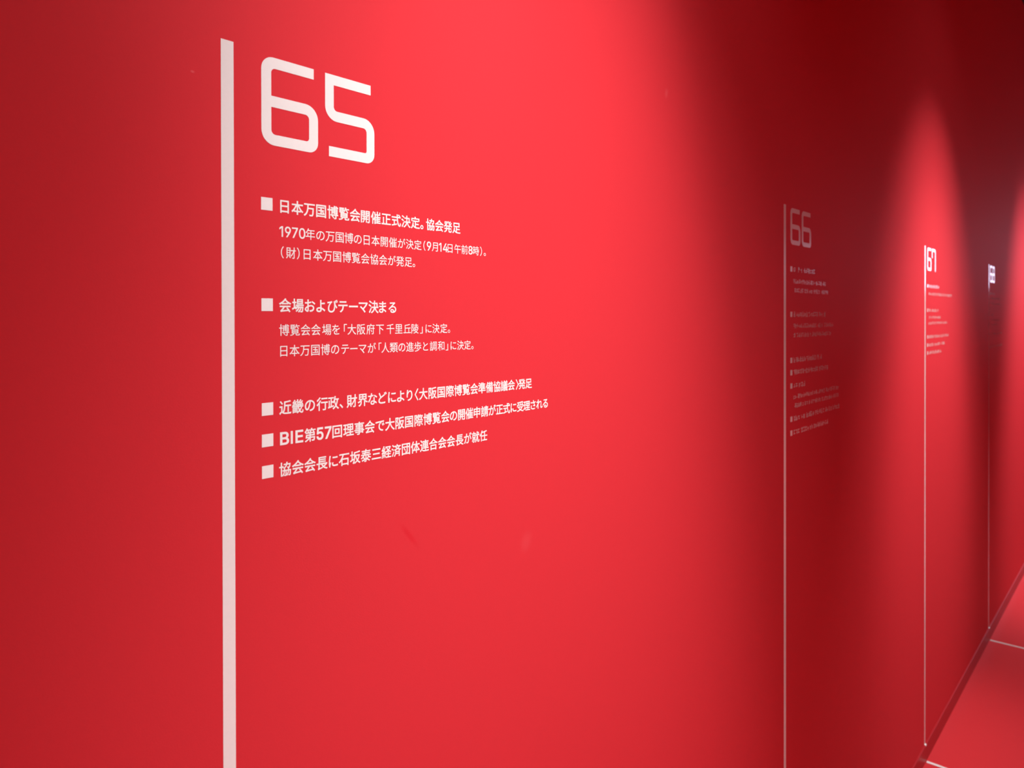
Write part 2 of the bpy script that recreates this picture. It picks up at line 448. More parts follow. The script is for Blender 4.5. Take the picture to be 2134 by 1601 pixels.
# ---- lettering: glyph outlines, one line per character, thousandths of the character's square + 400, base 90
ALPHA = [chr(c) for c in range(35, 127) if chr(c) not in '\\\'"']
IDX = {c: i for i, c in enumerate(ALPHA)}
GLYPHS = {}
for ln_ in r'''、+N&o,8(N+%)i)h*y)%*?*=)1
。*Z+1**+*)o*|)I*`)-*:)#*#(w)N)#(x)-(b)I(<)o&{**&r*Z&j+0&r+F&{+m(<,-(b,7(x,>)N,7*#,-*:+m*`+F*|+0+*!*Z(B*:(G)n(a)T)-)O)N)T)n)n*;*:*S*Z*Y*{*S+H*;+a)n+f)N+a)-+H(a*{(G
〈2{&n/r,`2{1Q2;1o.|,`2;&P
〉)%&n)f&P-$,`)f1o)%1Q,/,`
「/`1o/`*`0N*`0N1)321)321o
」,A&P,A.a+Q.a+Q(;(o(;(o&P
お0K0+0(/I1].L2S-h2}.M1m/<!,(+T,*)F+t)++U)(+*)8*`)U*Q)o*P*0*_*M*x*l+U+<!)l/@)n.N*t.I,(.L,&,D*{+j*C+>)u*i)_*7)_)^)j)D)z)-*K(_+&(?+_(.,,(-,S(=,l(d,t)3,q+r-m,0.S,;/X,=0G,)0m+i0{+W11+.13*q11*U0{*)0m)r0F)R/t)=/@)..$)&.A(0/U(;0S(W15(|1a)O1{*-2&*N2%+91j+w1U,60{,a05,{/=-).-,{,p,_,r.T/5.x/3/l.,/T,t/C-#1?,$1?,*0Y,)/;*p/8
が0{/k02/I0].i1@-Q1e,]20+J2~+p2--r1H//!1,1F0P101G/Z2#/s!2@1o1f1X2_0)3:0A!)2.]);-a+`-z+6,F*S*Y)|)K)A(J*8()*t):+K*R,,,H,V.&-`...1.+.N-}.e-j.s-J.x,w.v,3.a*D.H)S.;)=-})(-`({-A(z,*)4,7(:,}(/-g(-.>(6.j(P/%(m/<)@/W*K/j,4/i-K/X.,/K.A/(.a.n.k.<.u,g.o-11),/12,(/|+p.h*<.]
さ+v+v+(,-*f+C*T*]*U)p*a)L*r)-+.(n+K(V,=(5-B(#.}($0m(80q)./;(t-R(q,E)++o)E+Q)m+F*E+S+0!*6/L*8.V,d.L.t.T/S-208,#.F,3.@+J0}+/1K+h1#,=0W,x/e.]0t.n2#/+1v/z0b/[/K/H.x1>-}13.Y/@,U/<
で)A/h)J.k+K/+.^/K.%.|-M.C,~-X,n-1,Y,5,V+b,]*},o*D-/)o-R)D-~({.S(_/d(70z(&1<({04)+/1)G.b)].<)y-y*?-a*h-Q+<-L+s-O,=-d-.-u-T.I.@.h.`/T/6/~/G0n/S22/W220L/30;!0V.60#-{0O-60v,G1N,`!1j.a18.I1f-a22,r2g-0
と+r1**~0d+l.u,Y->+y,k+H,:*s+G*d*i*b*J*f)z*q)U+))5+B(v+c(`,-(M-,(7-`(2/+(10W(;1j(I1j)H0q)8/h),-f)&-=),,U)=,;)J+p)l+]*;+Y*S+a+$+t+O,K,0,{,V-z-51N/*0}/r0>/F-C-k,Y/?
ど1)1&0M0k1E/:1|/R!2=1O1c192]/e37/}!+V0x*c0V+a.H,?-1+_,_+.,.*X+:*I*[*G*=*K)n*V)H*j)(+((i+G(R+m(@,l(*-|&~/4(%1N(<1O);0W)+/M(z-K(u,~(z,;)0+|)=+U)_+B*.+?*F+F*s+Y+B,1+~,`,I-[-&0s.j0J/X/g/--(-^,>/2
な2=-S2k.;1Y/$06/g/h/)1*.D!/C*=/C)Z/;)</+)#.l(m.F(c-`(f-2(x,u)<,p)V,v)q-+*,-E*=-h*H.6*L.l*H!0*-o/6-o/A+&.C+0-S+*,w*q,`*c,;*>,()j,()3,<(_,a(<-7($-t&u.]&v/;()/f(D0$(h02)803){0|)N1{(b2K)K15*@00*n!-L1:,N1B,G0X,//J*g/E)S/L)X.[+r.[*o,M*&+4)P*N*C*%*t*n+b,8,F-f,i.d.k/..i/z-$/T
に-Q/y-Q/(/l.z2)/(2)/z/n/m.B/p!-y+I-0+P,}*`,z*5-()[-D)1-Z(|.9(c/.(U0w(W2I(i2G)c1))N/_)H.s)M.0)e-u){-k*:-l*j!+F0k*H0s*%./)r,^)o+6)z)Y*9(++&(0+#(`+,)6+p+Q+E+r*g*:*b*e*^,5*i-T+&/A
の-f/W-T.B-;-0,y,(,Y+4,:*V+w*3+Y)}+J){+/*&*n*;*U*`*?+X*A,K*]-D+6.9,(.{,U/9-./K!._/Y/b/C0./00p.T1-.31O-A1Z,D1W+n1L+@1<*r1%*M0G)n0%)V/7)4-p(x.D(-/.(:/m(L0I(f0{)*1J)N1m)y2.*M2B+%2N+`2R,A2N,~2A-[2,.61j.g1E/70t/]0A/z/d06/$0D.<0H-O0C,f03,%/u+G/R*p/)*C.S){-y)a->)O,Z)J+u)T*t)p*)*&)f*T)8+-(|+G(y+~)*,V)P-**4-U+1-},F.F-}
び1B1,0k0v1S/A2-/U!2N1S1x1@2b/j3;/}!)L/t)R.z,#/>+0.3*[-<*7,;)~+0)~*#*-)T*=).*R(h*m(K+U&},M&h,{&e-n&l.U($/2(E/_(p0&)H0A*)0S*j0_+U0^-51@,$20*~2f+j1s,c1;-a0b/10E0N/Q08/i/H/x.7/~-./{,//o+9/Z*N/<)o.q)@.A(y-d(d,}(],$(k+O)++*)W*q*=*s+G+6,_+M-7,*.7,d.}-7/M-m/`-T0J,b07+R0%*D/v
ま-~*J.#)b-y)=-j)#-R(p-$(f,:(i+_(|+B)A+=)[+D)v+V*2+u*D,B*O,w*T!*Q-c*R,r,7,g-w,d-{+5-%+;,1+4+K*{+1*l*e*F*P)r*P);*c(h+,(D+c(,,N&{-B&{-}(/.L(J.f(n.r);.r*40,)Y0t))1T(Q2()>1C)n0H*G/`*g.n+%.g,f1m,}1n-n0>-].f-R.f/*1e/A1f0008/y.f/p.m1:-r1:-v/m,=/q*V0(*W/8,X/)-u/&-u-O,8-R
よ-[*]-X)Q-A))-&(s,I(j+X(r+$)/*m)G*g)f*n*)+&*B+H*U+v*b,S*g!.L11-G11-O04-X+K,o+Q,,+O+5+?*S*|*=*i)z*;)q)c)|)%*B(S*v(5+^(#,Q&y-=(%-r(<.:(^.N)-.T)].R*E/5*+0/)V0b)21G(S1x)E1-*$0K*K/?*}.O+:.E..1b.>1_//.E.x.E0)
り,615+818*o-F*m,<*x*y+j+#+f+f+h,D+o,n,2-h,b.^-$/%-h/[.1/j.V/p.u/l/L/R/b/<0&.^02.90?-A0<,&0-+C/q*j/Q*;/+)q.X)P.$)7-H(~,%(c,U&u.,(?.j(Y/F({/x)G0E)v0g*P1#+413+{18,o1-..0i/30R/Z08/{/u0:/S0M//0Y.d0].>0Y-u0O-20*,p/l,</2+b..+t/_
る.t(n-f(i-,(v,k)+,X)@,Q)[,U)p,i*.-.*=-^*?.**2.V)f.j)?!+,0[+./d/:/x)c+;*A*[+/+G+u,#,b,M--,[.&,m.W,o.~,m/g,]0*,N0Y,)0y+T1%+91&*`0x*30c)i0D)I/a)%/R)^/F)w/#*H.O*i.2*t-H*~,o*w,2*U+j)~+c)U+f)=+y(m,C(I,y(0-c&~.m(#/J(-/}(<0O(P0w(j1<)-1V)P1j)w1u*G1y*w1v+C1l+i1D,N0b-%/n-G/@-O.O-Q-r-K-9-=0k030=0m/L0d-j0]+s0W
れ+c0J+^/F*>/6)A/4)I.<+X.W+Q-N*?+h)(*-)[)B+I+z+B(%,?(%,7)k,9,b-8-]-w.2.w.c/Q.n/z.g02.Z0@.F0G.+0D-3/~*1/~)Q06(t0M(Y0m(J16(E1_(I2P(e3:)>3-*:2J)`1h)D17)D1))M0v)c0q*#0u*i1;.11/.r0t/80R/O0$/[/F/Z/$/R.=/6-V.i,?-i,D.H,r/4,T/W,N/U,c17+_1:
を28-B1r.3.y,p.k-5.U-N.9-a-s-l-M-p,p-j,C-^+w-J,M.:,w/1.m/:0Y/M0Z0=.z0)-8/y-U17,^1>,U0],D/w+./w)i0%)i/5,)//+Y.:+1-Y*;,R)Q+f*;+3*},%+I,M,1,v,h---3-0-Y-+-x,v.0,X.4,L-(+l,F+=+t*d+e*E+V)_+Z)<+d(z,.(M,g(2-R&~.J&z/~(#1M(11O)&/?(l-S(o-%(z,a)3,O)S,N)},^*G,y*j-E+/.6+].3)v/%)v.~,%0_,g
テ*p0_*p/g1C/g1C0_/60X+f0Y!)Q-s)Q,z-l,|-^+Q-H*d-1*8,q)n,;):+V(j+)(S+s&w,J(:-3(p-j)P.))z.>*M.T+@.e,|2Y,z2Y-s0%-n*D-n
マ-S*7.^)%/S&z0B(Y.K*^/O+R0p,x1Y-q2h/O2(0(1A/{*Z/{)Y0()Y/(*f/.19/.0V.*/U,r.e,&-k+;+d,|*~,G,9+H
ー)X-:)X,2+N,716,72G,22G-:/b-5*y-5
万)00x)00.,00.,./9+|-L+o,V+[+c+?*r*t***C)D)a(f(o(4)K&T*(&x*Y(E+)(q+N)E,,*R,R+h,j-&0z-&0a)m0S),0D(a04(P/y(J-m(P.#(+.,&a04&`0Y&h0x&|19(K1R)W1e+T1p-q,s-q-#0.2r0.2r0x
三)n0b)n/q25/q250b!*S-)*S,81A,81A-)!)3)7)3(E2m(E2m)7
下))0y))0.-B0.-B&W.7&W.7-L03,@1h+72B+|0y,u/6-s.E.>.7...70.2y0.2y0y
丘101L0/13.v0y,p0b*j0R*j(|(~(|(~(12~(12~(|0V(|0V,x2K,x2K-g+Z-g+Z/m.q0.120W1^0e!+Z(|+Z,x/f,x/f(|
事)y)v)y):-T):-T(K-L(<-,(7+f(8,%&S-Q&X-t&`.0&l.?($.D(8.F):1&):1&(i1t(i1t*g3&*g3&*m3&+G1t+G1t,k.F,k.F-W1d-W1d/T.F/T.F052n052n0s.F0s.F1i.71i-T1i-T0s)50s)505-T05-T/T*D/T*D.z*D-W-T-W-T,k*&,k*&,Z*&,3-T,3-T+G(}+G(}*g-T*g-T)v!+1.z-T.z-T.2+1.2!.F.z0r.z0r.2.F.2!.F,31&,31&+G.F+G!.F*g1&*g1&)v.F)v
人-R1f-N0@-7.B,y-8,S,.+z+$+3)}*4)((x(;)Z&Z*E(*+((Y+`)2,4)i-$+)-[,I.$-j.J,M.d+k/K*J/v)j0K)21((Y1h(+2T&_2m($31(C2)({12)d0I*U/n+L/C,F.~->.U.y.E0,.L1f
任,:(l,:&~2w&~2w(l/{(l/{,73,,73,-$/{-$/{0.1G0J2_0k2%1O1,15/E0l,40=,J/X/./{/.-$+n-$+n,k+n,7/.,7/.(l!+e1i+:0f*G/:)H-z(c-8)6,G)r--*R-v*R&V+A&V+A/0+|0?,R1Q
会*5&m+Z(%1-(Q1g&W2O(%1H)M/z*z/:*W0R)9+N(q,_*(-g+E2]+E2],4)K,4)K+E,Z+E+y*T*})O*=(q)v(`!.&1i-A0t+w/_*l.u(w-z)S-8+E.8+E-U0`-U0`.A+R.A,s/@.%0H.z/W0).f17.#2T-D3/.,1S.l0(/b/60A.Q0|.p1I
体+81e*r0e*3/=)D.$(k->)<,N*8-i*8&X+%&X+%/2+U0@,#1P!-)*G-))].u)].u&]/d&]/d)]1O)]1O*G/d*G/d.80I,S0}+N1x*-2Z)F39*&2S*e1S,&0b-[09.f3%.f3%/S/d/S/d1f/[1f.u1f.u/S+h/S+h.f.G.f-`-(-),$,&*a+@)}+w)C,[**-X+K.2,O.u.5.u*G
備+&1i*c0h**/=)B-|(m-9):,F*0-c*0&X*z&X*z/=+H0G+l1T!0A1e0A0].N0].N1e.G1e-a1e-a0]+}0]+}/r-a/r-a.l+a.l+a.$-=.$,w-X,=,}+,,4+X+Q,V,5,V&X-D&X-D)<//)<//&o/<&o/t&o/t)<1])<1Z(@0f(=0|&[1z&a29&n2C&|2I(I2I-0-T-0.5.$2w.$2w.l1/.l1//r2^/r2^0]1/0]1/1e!.N.l.N/r0A/r0A.l!//*t//)w-D)w-D*t!/t*t1]*t1])w/t)w!//+R-D+R-D,K//,K!/t+R/t,K1],K1]+R
催*~1d*`0b*(/7)@-w(l-3)9,A*6-k*6&V*~&V*~/G+i1P!,O1:,O.m2W.m2W1:1j1:1j/U18/U/|/U/|1h/31h/3/U-9/U-91:!/4.O/b-I-L-I-q.N--.a,p-x,B,s+f+z+<+J+g*c,U+f,U&U-@&U-@(*3*(*3*(l0D(l0D)d2])d2])o2]*B0D*B0D+82]+82]+D2]+r0D+r0D,f2u,f2u-I0R-I0;.&/v.c!-@(l-@)d/W)d/W(l!-@+8/W+8/W*B-@*B!-@+r-@,f/W,f/W+r
前/1.1/1)Z/x)Z/x.1!1G.O1G(R1A(J12(G/d(H0#&Z1*&]1_&e2#&v24(827.O!0M1n/~0w/J0$,,0$,^07,20}+S1j*i1P+B0h+j0$)&0$)&/:2z/:2z0$0D0$1C1S!,}+k,}*a*S*a*S+k!,},K*S,K*S-T,}-T!)g.:)g&[*S&[*S*$,}*$,{(H,f(B+V(C+q&Z,y&_-O&l-e($-l(G-l.:
千191[0&1?-k0t)]0D)r/^-S0(-S-F)%-F)%,W-S,W-S&V.H&V.H,W2|,W2|-F.H-F.H040<0R1t0w
午)(,a)(+o-W+o-W&U.J&U.J+o2z+o2z,a.J,a.J/M2-/M2-0=+^0=,/1X+;1l*j0L*D/[)[.P)*-s)o-D*W.@+9/M-W/M-W,a
協0]-,0W+x/Q+x/Q+;0R+;0@*.0+)K/V(W/*(,/V&W/r&p0C(L0f)11#)y1:+;29+;21)J1~(J1t(=1h(80v(<1,&W27&[2W&s2g(A2t)g2{+x1@+x1E-,!//1j.}0U,p0U,p/r.l/r.F/)-}.Z-1.&,H-f,p-0-c-S.)-h.`.;//.p/Y/r1c/r1V.o1D.519.*1*.&/w.,0/-E1S-G1p-T2,-q2@.b2S0U/j0U/w1j!,}-+,y+x+m+x+m+;,s+;,b*-,M)J+{(U+P()+|&T,;&n,f(J-+)0-C)x-Y+;.P+;.G)I.7(H.%(7-9(9-I&W.K&[.`&e.l&r.{(A/-)g/6+x-`+x-e-+!*<1i*<.p(u.p(u.)*<.)*<&W+*&W+*.),E.),E.p+*.p+*1i
博-()f-r(}.O(:/,(e.L)K-[*1!,k/;,k+O-R+O-R,9-q,9/4,9/4+S/H+S/z+S/z,91h,91h+O2Q+O2Q/;/z/;/z/t3*/t3*0U2;0U2S0t1n1A0{1f0W1;1q0U/z0U/z1j/41j/40U,30U,30C,3/t/4/t/4/;!/4-K/4,l-R,l-R-K!/z-K1h-K1h,l/z,l!/4.#-R.#-R.`/4.`!/z.#/z.`1h.`1h.#!0]+l0]*y+r*y+r*80]*80Z(A0E(</4(</J&W0T&Y1$&b1?&s1I(51J*830*830*y1J*y1J+l!*;1i*;.p(u.p(u.)*;.)*;&W++&W++.),E.),E.p++.p++1i
受1T1m081W-m1>)D0})U0<.+0W0_0s2.1/!-90=-X/I-l.].W.o.C/Z-}0K!1$0M0U/Q0#.V+/.V+k.k+F/_+$0:*>0&*e/=+%.V):.V):,>*&,>*&-o*o-o1x-o1x,>2h,>2h.V0p.V1s07!01+l/m+C/7*f.%)s,l*g,5+C+p+l!*Z,W*Z+l+*+l*{+h+g*f,J*)-7)M,L)1+8(j)%(B)Q&Y+r(/-4(Y.$(}.l(Z0*(/0~&s2L&Y2{(E0i(k/W)1.p)M0&*H0U*{1#+W1F,:0o,Z
合.41l-H0l,y0A+v/L*h.a(u-i)P-%+5-x+5-E0l-E0l..2Z-/2s-T35-t13.s/l/l.V0w.w1I!+R.0,s/1.)0A/D/.0h.0!*],&*]&X+M&X+M(60](60]&]1Q&]1Q,&!+M(}+M+=0]+=0](}
和.B0f.B()/1()/1(|1[(|1[(02M(02M0f!/1)j/1/y1[/y1[)j!-@1`,_1J+H1/).0f)C0*+40B+4.O)#.O)#-d*}-d*],r)}+[):*R(g)y)5)2)])a*;*]+4,Q+4&X,#&X,#,N-D*X-s+;,#-J,#-d-z-d-z.O,#.O,#0P-s1#
回,Y-~/?-~/?+L,Y+L!+m.h+m*e0/*e0/.h!)D1?)D&W*7&W*7(3,N(31h(31h&W2^&W2^1?!*7({*70N1h0N1h({
団+Z-%,H+},x*|-X+@-%,A,7-C!/&0(/&.]*j.]*j-u/&-u/$*3.s**-J*+-a)D/3)I/O)R/b)b/n*1/o-u1B-u1B.]/o.]/o0(!)D19)D&V*5&V*5(*,N(*1l(*1l&V2`&V2`19!*5(s*50K1l0K1l(s
国/$+~/^+D0.*g0b++05+b/V,>!*}*]*})w1))w1)*].A*].A,P0V,P0V,W0V-7.A-7.A.m0o.m0o/U+//U+/.m-T.m-T-7+K-7+K-#+K,P-T,P-T*]!)H1;)H&V*:&V*:(.,O(.1d(.1d&V2X&V2X1;!*:(u*:0O1d0O1d(u
坂281V1G1?/m1#,s0e,q,t,`+#,D)g,0)0+R(#,7&S,p(`-;)x-Y+t-c-d-{-d.`+e/6*_/]*#/0)U.E(}-n(`,z(<-L&W.s(A/_(v00)C0l(d1<(A2(&q2[&X34(>2Z(T1o(}1B)C0b)|1I+)1o+t2A-=2W.B2%.R-c.O-c0(0J0A2E0h2j0t!1Z-d1G-#1#,%0c+K02*^/l+4/@,*.d-d!(o*6)+)D,M*t,=+[+-+.+-.?,@.?,@.M,@/,+-/,+-1]*B1]*B/,)%/,)%.?*B.?*B*m
場-{/B1S/B1S.M-{.M!-{0m1S0m1S/y-{/y!-61J-6-o2?-o2?1J!,.-6,.,O-a,O-@+{,c+8,7*m+L*;,%)h,k*A-O+%.Z+%.5*I-N)X,_(s,,(R,_&~-<(L.3)@.{*A/E+%0K+%/y){/R)=.k(J.:&~.s&R/J(&05)&0])n1/+%1~+%1n)F1e(t1V(K1I(>1:(908(>0H&Z1`&]1x&d21&t2G(C2S(t2o+d.%+d.Q,O3-,O3--6!(o*J)1)Y,J+6,:+y+.+J+..W,@.W,@.f,@/E+./E+.1a*B1a*B/E)&/E)&.W*B.W*B++
大-V1h-S/z-G.X)0.X)0-f-:-f,u,M,_+q+{*`+R*-*~)X*G),)d(`(x(<)V&X*A&}+#(J+Z(w,0)L,}*Y-Y+n.#-,.Y+_.y*}/h)j0d(h1:(?2L&X3*(D1r)%1A)L0E*M/W+`/9,@.c-f2u-f2u.X.=.X.H/y.M1h
定*y,^*[*z*<)|)m).)R(g(q(+)S&S)z&y*P(^*l)3+4*(+R)R+t)*,=(d,e(H-e&~.=&s/R&h2k&g3,(X/q(W.I(d.I*z1e*z1e+%1e+e.I+e.I-T1;-T1;.C*l.C*l-T-U-T-U(y,l)B,C)e+|*4+_*i+Q+,+j,U!-31Z-b0Q)D0Q)D.,*4.,*4/f*y/f1j/f1j.,2].,2]0Q.^0Q-~1p
就*F.+,s.+,s,h*F,h!0K-90L(o0S(80h&|13&p28&p2k&{2~(03,(E37)b2V*&2R(u2G(U23(N1Q(M19(U14(s14-9!*%+O)Z*1)<)J)#)%)Z([*9)q*f+A!,Q+B,~*A-?)D-y)`-[*Z--+Z!0{0w1]0*2+/;2b/^250J1S19!)_.j)_,*+?,*+?(G+/(A*=(A*T&]+W&c+x&t,)(:,),*-_,*-_.j!*w1Z+H0G)(0G)(/`../`..0G,<0G+a1k!/i1g/d.u.7.u.7.//_.//D,&/#*f.N)T.0(~->((-v&U.F(&.l(X/1)3/e*N0-+t0I./3%./3%.u0N.u0U1g
年(}*x(}*/./*/./&V.}&V.}*/3%*/3%*63%*x.}*x.}-/2:-/2:-=2:-w.}-w.}/]2Q/]2Q0I+q0I,D1X+R1m+20w*M/_)].U)#-z)f-I*Z.I+I/].//]./-w*n-w*n*x!+^*x+^-/./-/./*x
府-}+x.b*j/:)d/{*&/F++.`,6!0v/K0v-i-V-i-V,~0v,~0v(R0r(J0f(E/:(G/S&W1(&_1E&i1X&z1g(L1g,~3#,~3#-i1g-i1g/K!,r/V,J.I,&-_+A,X*l+}+3+8,),9,)&V,q&V,q-N-b/A!-`1_.30U)e0U)e,*)^*b)G);)+(G(s&~)Y&Q)n&y*2(v*L*P*T,(*U/k2~/k2~0U//0U.O1s
式0@17160R1v/o2O0C1j1$0s1b!.e1e.j/c))/c)).t.o.t/*,T/;+N/j)`0,(y0M(C0s&v1B&^1r&T2@&[2_&r2u(A3))&33*(2l*92K*R2<(v22(X2$(J1Z(O1?(e1$),0h)Z0=*}/x,i/c.t2z.t2z/c/_/c/Z1e!)-(e)E&u.e).._)s,<)D,<,I.C,I.C-8)L-8)L,I+K,I+K)5
政/:1i.w0>.]/D.-.+-c-C-c-h,3-h,304..04..0|)$0|)$04+D04+D){*:)e*:.P)O.P)O)V(n)J(}(X.3)m.,*W,3*0,3,z-I,z-E,u.&,A.i-S/;+q/w*E/>)[.n)3-}(Y-D(;-r&T.M&t/;(M/g(u0D)[0y(s1E(K2+&s2[&V35(;2^(V1u)/1L)X0r*D1<+.1i,H2$-C2A.x3+.x3+/d/Z/d0+1]!/C.x1O.x1),t0c+n0G+3/|,1/]-6/<.f
日+:,C0k,C0k)9+:)9!+:-3+:040k040k-3!*H1#*H&b+:&b+:(H0k(H0k&g1a&g1a1#
時-F*j.6)j.l(n/Q):.u*5.(+1!/L1j/L0K-.0K-.07-./d/L/d/L.>,_.>,_-T0v-T0v,=,d,=,d+T0v+T0u(K0a(C/5(D/N&W0u&]1L&m1X&x1c(41f+T3%+T3%,=1f,=1f-T30-T30.>0<.>0</d2a/d2a0K0<0K0<1j!+a-)+a*Q***Q**-)!+a-n**-n**0=+a0=!)>1&)>(p**(p**)h,M)h,M1&
月*h13*g-7*W+N*9*>)~)e)`)3);(^(j(1)H&U)~(2*N(n*p)S+.*<+@+%0a+%0a(m0Z(U09(N.;(O.[&Z0>&_0p&f15&s1N(71U(]1U13!+X0D0a0D0a.Q+X.Q!+X-e0a-e0a+o+M+o
本-U1h-U/J)3/J)3.X,R.X+_,x*y+w)f*^(r*#)N)A*H*+*r*T+d+U,l-?-E.X-U.X-U*O*{*O*{)^-U)^-U&V.J&V.J)^1#)^1#)e1#*O.J*O.J.X.X.X/O,c09+U1+*T1T*,2P)C31**2:*c1#+z/{-O/I.X2p.X2p/J.J/J.J1h
正*T.-*T(s)%(s)%()2}()2}(s.e(s.e,D24,D24,L24-3.e-3.e002[002[0z)L0z)L00-p00-p(s+F(s+F.-
歩+B-.*~,Z*E+s)2*q)v*@+/+M+m,=,5,q!0$,d1;+Q25*A2w*m1z+|0a-/!0>+U/~*{/^*K/5)}.b)X.-)9,c(f+s(S)~(<*8&u*H&N,G&m-;(&.)(A.i(`/G)(/y)Q0I*%0n*[1/+=!*e0t*e.;)*.;)*-N-X-N-W*o-I*h+{*j,8*#-g**.1*7.A*H.J*k.J-N2y-N2y.;.K.;.K/d1s/d1s0M.K0M.K1i-X1i-X.;+T.;+T0t
決)M1)*V0M+K/m+w0O+$1-)w1`!(s.))}-P*u,s+D-W*L.2)A.b!)4(:)u&e*L(g+f+A+,+q*/)u!1D,b/L,b/P/61D/6!.`1h.`/~,M/~,M/6.`/6.Z,b+q,b+q+u.O+u.9+(-p*:-:)O,J(k+B(0,#&T,Y&s-W(Y-{(|.X)l/$*a/=+W/d*P/{*#0V).1=(E1b((2Z&T35(:2?(d1v(}16)`0]*N0F*w0#+u3-+u3-,b23,b23/~/P/~/P1h
泰+)*~+g*G,;)m,q*=,@*q+[+I!02+Q/&*9.K*R.K,N-[,N-[*5)c(o*,(/-[)O-[(L-V(A,5(?,M&]-n&b.5&n.F().K(C.K)e01(r1V(&2((a/d)x0n++!-T1h-C0d)[0d)[0%-30%,q/1*4/1*4.O,T.O+}-U)$-U)$,q+L,q*@+f)O+/(s*k)7*S)Q*7*7*`+3+I+g+{,N,q/F,q/u,70o+D1u*a2_*A37+$2V+;1]+i0l,F0A,q2{,q2{-U,y-U-K.O1~.O1~/1-f/1.&0%2L0%2L0d.80d.I1a
済)K1#*B0B+*/_+R0?*j0{)s1X!(q.#)i-E*Q,f*y-G*4.$)<.Y!)0(B)i&k*,(I+H+8*t+j)~)w!.I1Z.x0]+t0]+t/w-:/w,n/i,z/V-X.q.V./-6-e+e-J,+,j-k-2/A-f0u-52d,s33-W1W-l01.31..y1X/P1p/w2~/w2~0]/h0]/-1n!0|/w0=/./D.P.A/.-W/w!0x+60x*:-S*:-_+6!,t,b,r+&,^)v,?)/,*(g+I(%,)&W,J&y,s(S-C)W0x)W0x&a1f&a1f,d0x,d0x+t-`+t-`,b
準)f1/*b0b+P07+x0r+.1?*11d!(u/:)q.o*`.G++/&*;/L)?/o!)5+e)j+++o-K+E-~*9,h!-T+>-T*Q)&*Q)&)g-T)g-T&U.G&U.G)g2~)g2~*Q.G*Q.G+>!.u1P/A0W-T0W.+1X->1o,{13,C08+[/G+,.x+i.H,I/*,I+--8+--8+Y2b+Y2b,=0&,=0&-/23-/23-923-d0&-d0&.S21.S21.X21/,0&/,0&/w2Q/w2Q0W0;0W/c1d!/:,=-8,=-8-//:-/!/:.S/:-d-8-d-8.S!/:/,-8/,-8/w/:/w
理-f.K/J.K/J-#-f-#!01.K1p.K1p-#01-#!-f0R/J0R/J/.-f/.!010R1p0R1p/.01/.!+|(c+|&x33&x33(c07(c07*82l*82l*}07*}07,=2^,=2^1:,{1:,{,=/D,=/D*},o*},o*8/D*8/D(c!(p)V)((e,P)s,C*b+/*<+/-%,:-%,:-4,:-m+/-m+/09,I09,I1#({1#({09*B09*B-m)*-m)*-W)*-%*B-%*B*$
申*R---S---S+H*R+H!*R-t*R/Q-S/Q-S-t!1P--1P+H.G+H.G--!1P-t.G-t.G/Q1P/Q!-S1i-S0?)c0?)c)}*R)}*R*[-S*[-S&W.G&W.G*[1P*[1P*&2C*&2C0?.G0?.G1i
界+u+L+r*<+d)f+V)K++(u*f(^)i(2*A&P*w&j+m(F,.(e,R)I,d*.,h+L!+$.r-V.r-V-_+$-_!.G.r0{.r0{-_.G-_!+$0c-V0c-V/R+$/R!.G0c0{0c0{/R.G/R!/J+L/J&X0=&X0=+J1F*l2U*A3.+&2A+=15+l04,L/[,z1n,z1n1H*51H*5,z,H,z+p,K*p+j)e+8(z*|)Q*<*o*r+a+E,m,<-J,z._,z/E,20:+L
畿/&-J0Q-a0.-F0m,y.l,y.K/7.@1h-P1h-]/;-|,y)&,y)&,:./,:.Y*d/5)H.N(r-b(F-b+`)X+`)X&q*:&q*:(6-A(6-2(/-d&Q.e(*/^(i0#(C0G($1(&b1R&X2#&X2H&d2W&o2d&}2w(L3.)X2j)h2L)~2C)+2:(d2.(N1m(D1N(H0}(Z0a(p09)@12*J1t+a12+z0W*x/n)~/C+%.{,:2},:2},y1g,y1l,}1^-.0g-c26-q2I-C2|-Y2Y.H2+/>1U/,1z.E0(.51A/:2U0N1z0n14/|/m/s0N0Z1,1L0H1f0%1-/P0J/+/}.i/m.|/00X/E/K.G.o.+!-#)b-#(l+v(l+v)b!-#*8+v*8+v+,-#+,!*:)b+A)b+A(l*:(l!*:*8*:+,+A+,+A*8!)Y-<*:-I,a-c,s-5-J-K-).:,T/0,#.y,I.6*Y.&+q/.-(0E,J0d+d/r*O/j+00R+h1E++1_*d1%*50C)g/r)N/f)c/)+//;)}.:)_.%)E-x
発2:0E0`.y/y/l0j0M1W150y1^/W0A.s1f.11Q.R0a/5/P0#.L0[-o+H-o,:._,h/<-F0?-e1(-21@)p1=)p0U,Z0U,0/l+V/+*803)c/f+(.V)y-e(j--)=,N*/,w*{-M*{-%,/-%,/+E)V+E)V*Z,&*Z+e)k+@)<*d(l*?(W)A(2)r&Q*~(#+K(=,.(u,W)U,e)u,u*Z.v*Z.y(C/((#/;&l/o&_1T&^1|&c2<&s2U(L2b)N1x)m1q(l1j(V1_(K/y(J/m(R/i(n/i*Z2H*Z2H+E/i+E/i-%1(-%1(-M1n,x2^,O38-52/-h1/.O2s/y!,{-%.v-%.v+E,{+E
石)40w)40.,D0.+[.@*z-2*1,,)d+Z(f*g)?*-*=*|+1+}+1&V+~&V+~(B1<(B1<&X22&X22-5+{-5,e.]-@0.2o0.2o0w!+~)0+~,G1<,G1<)0
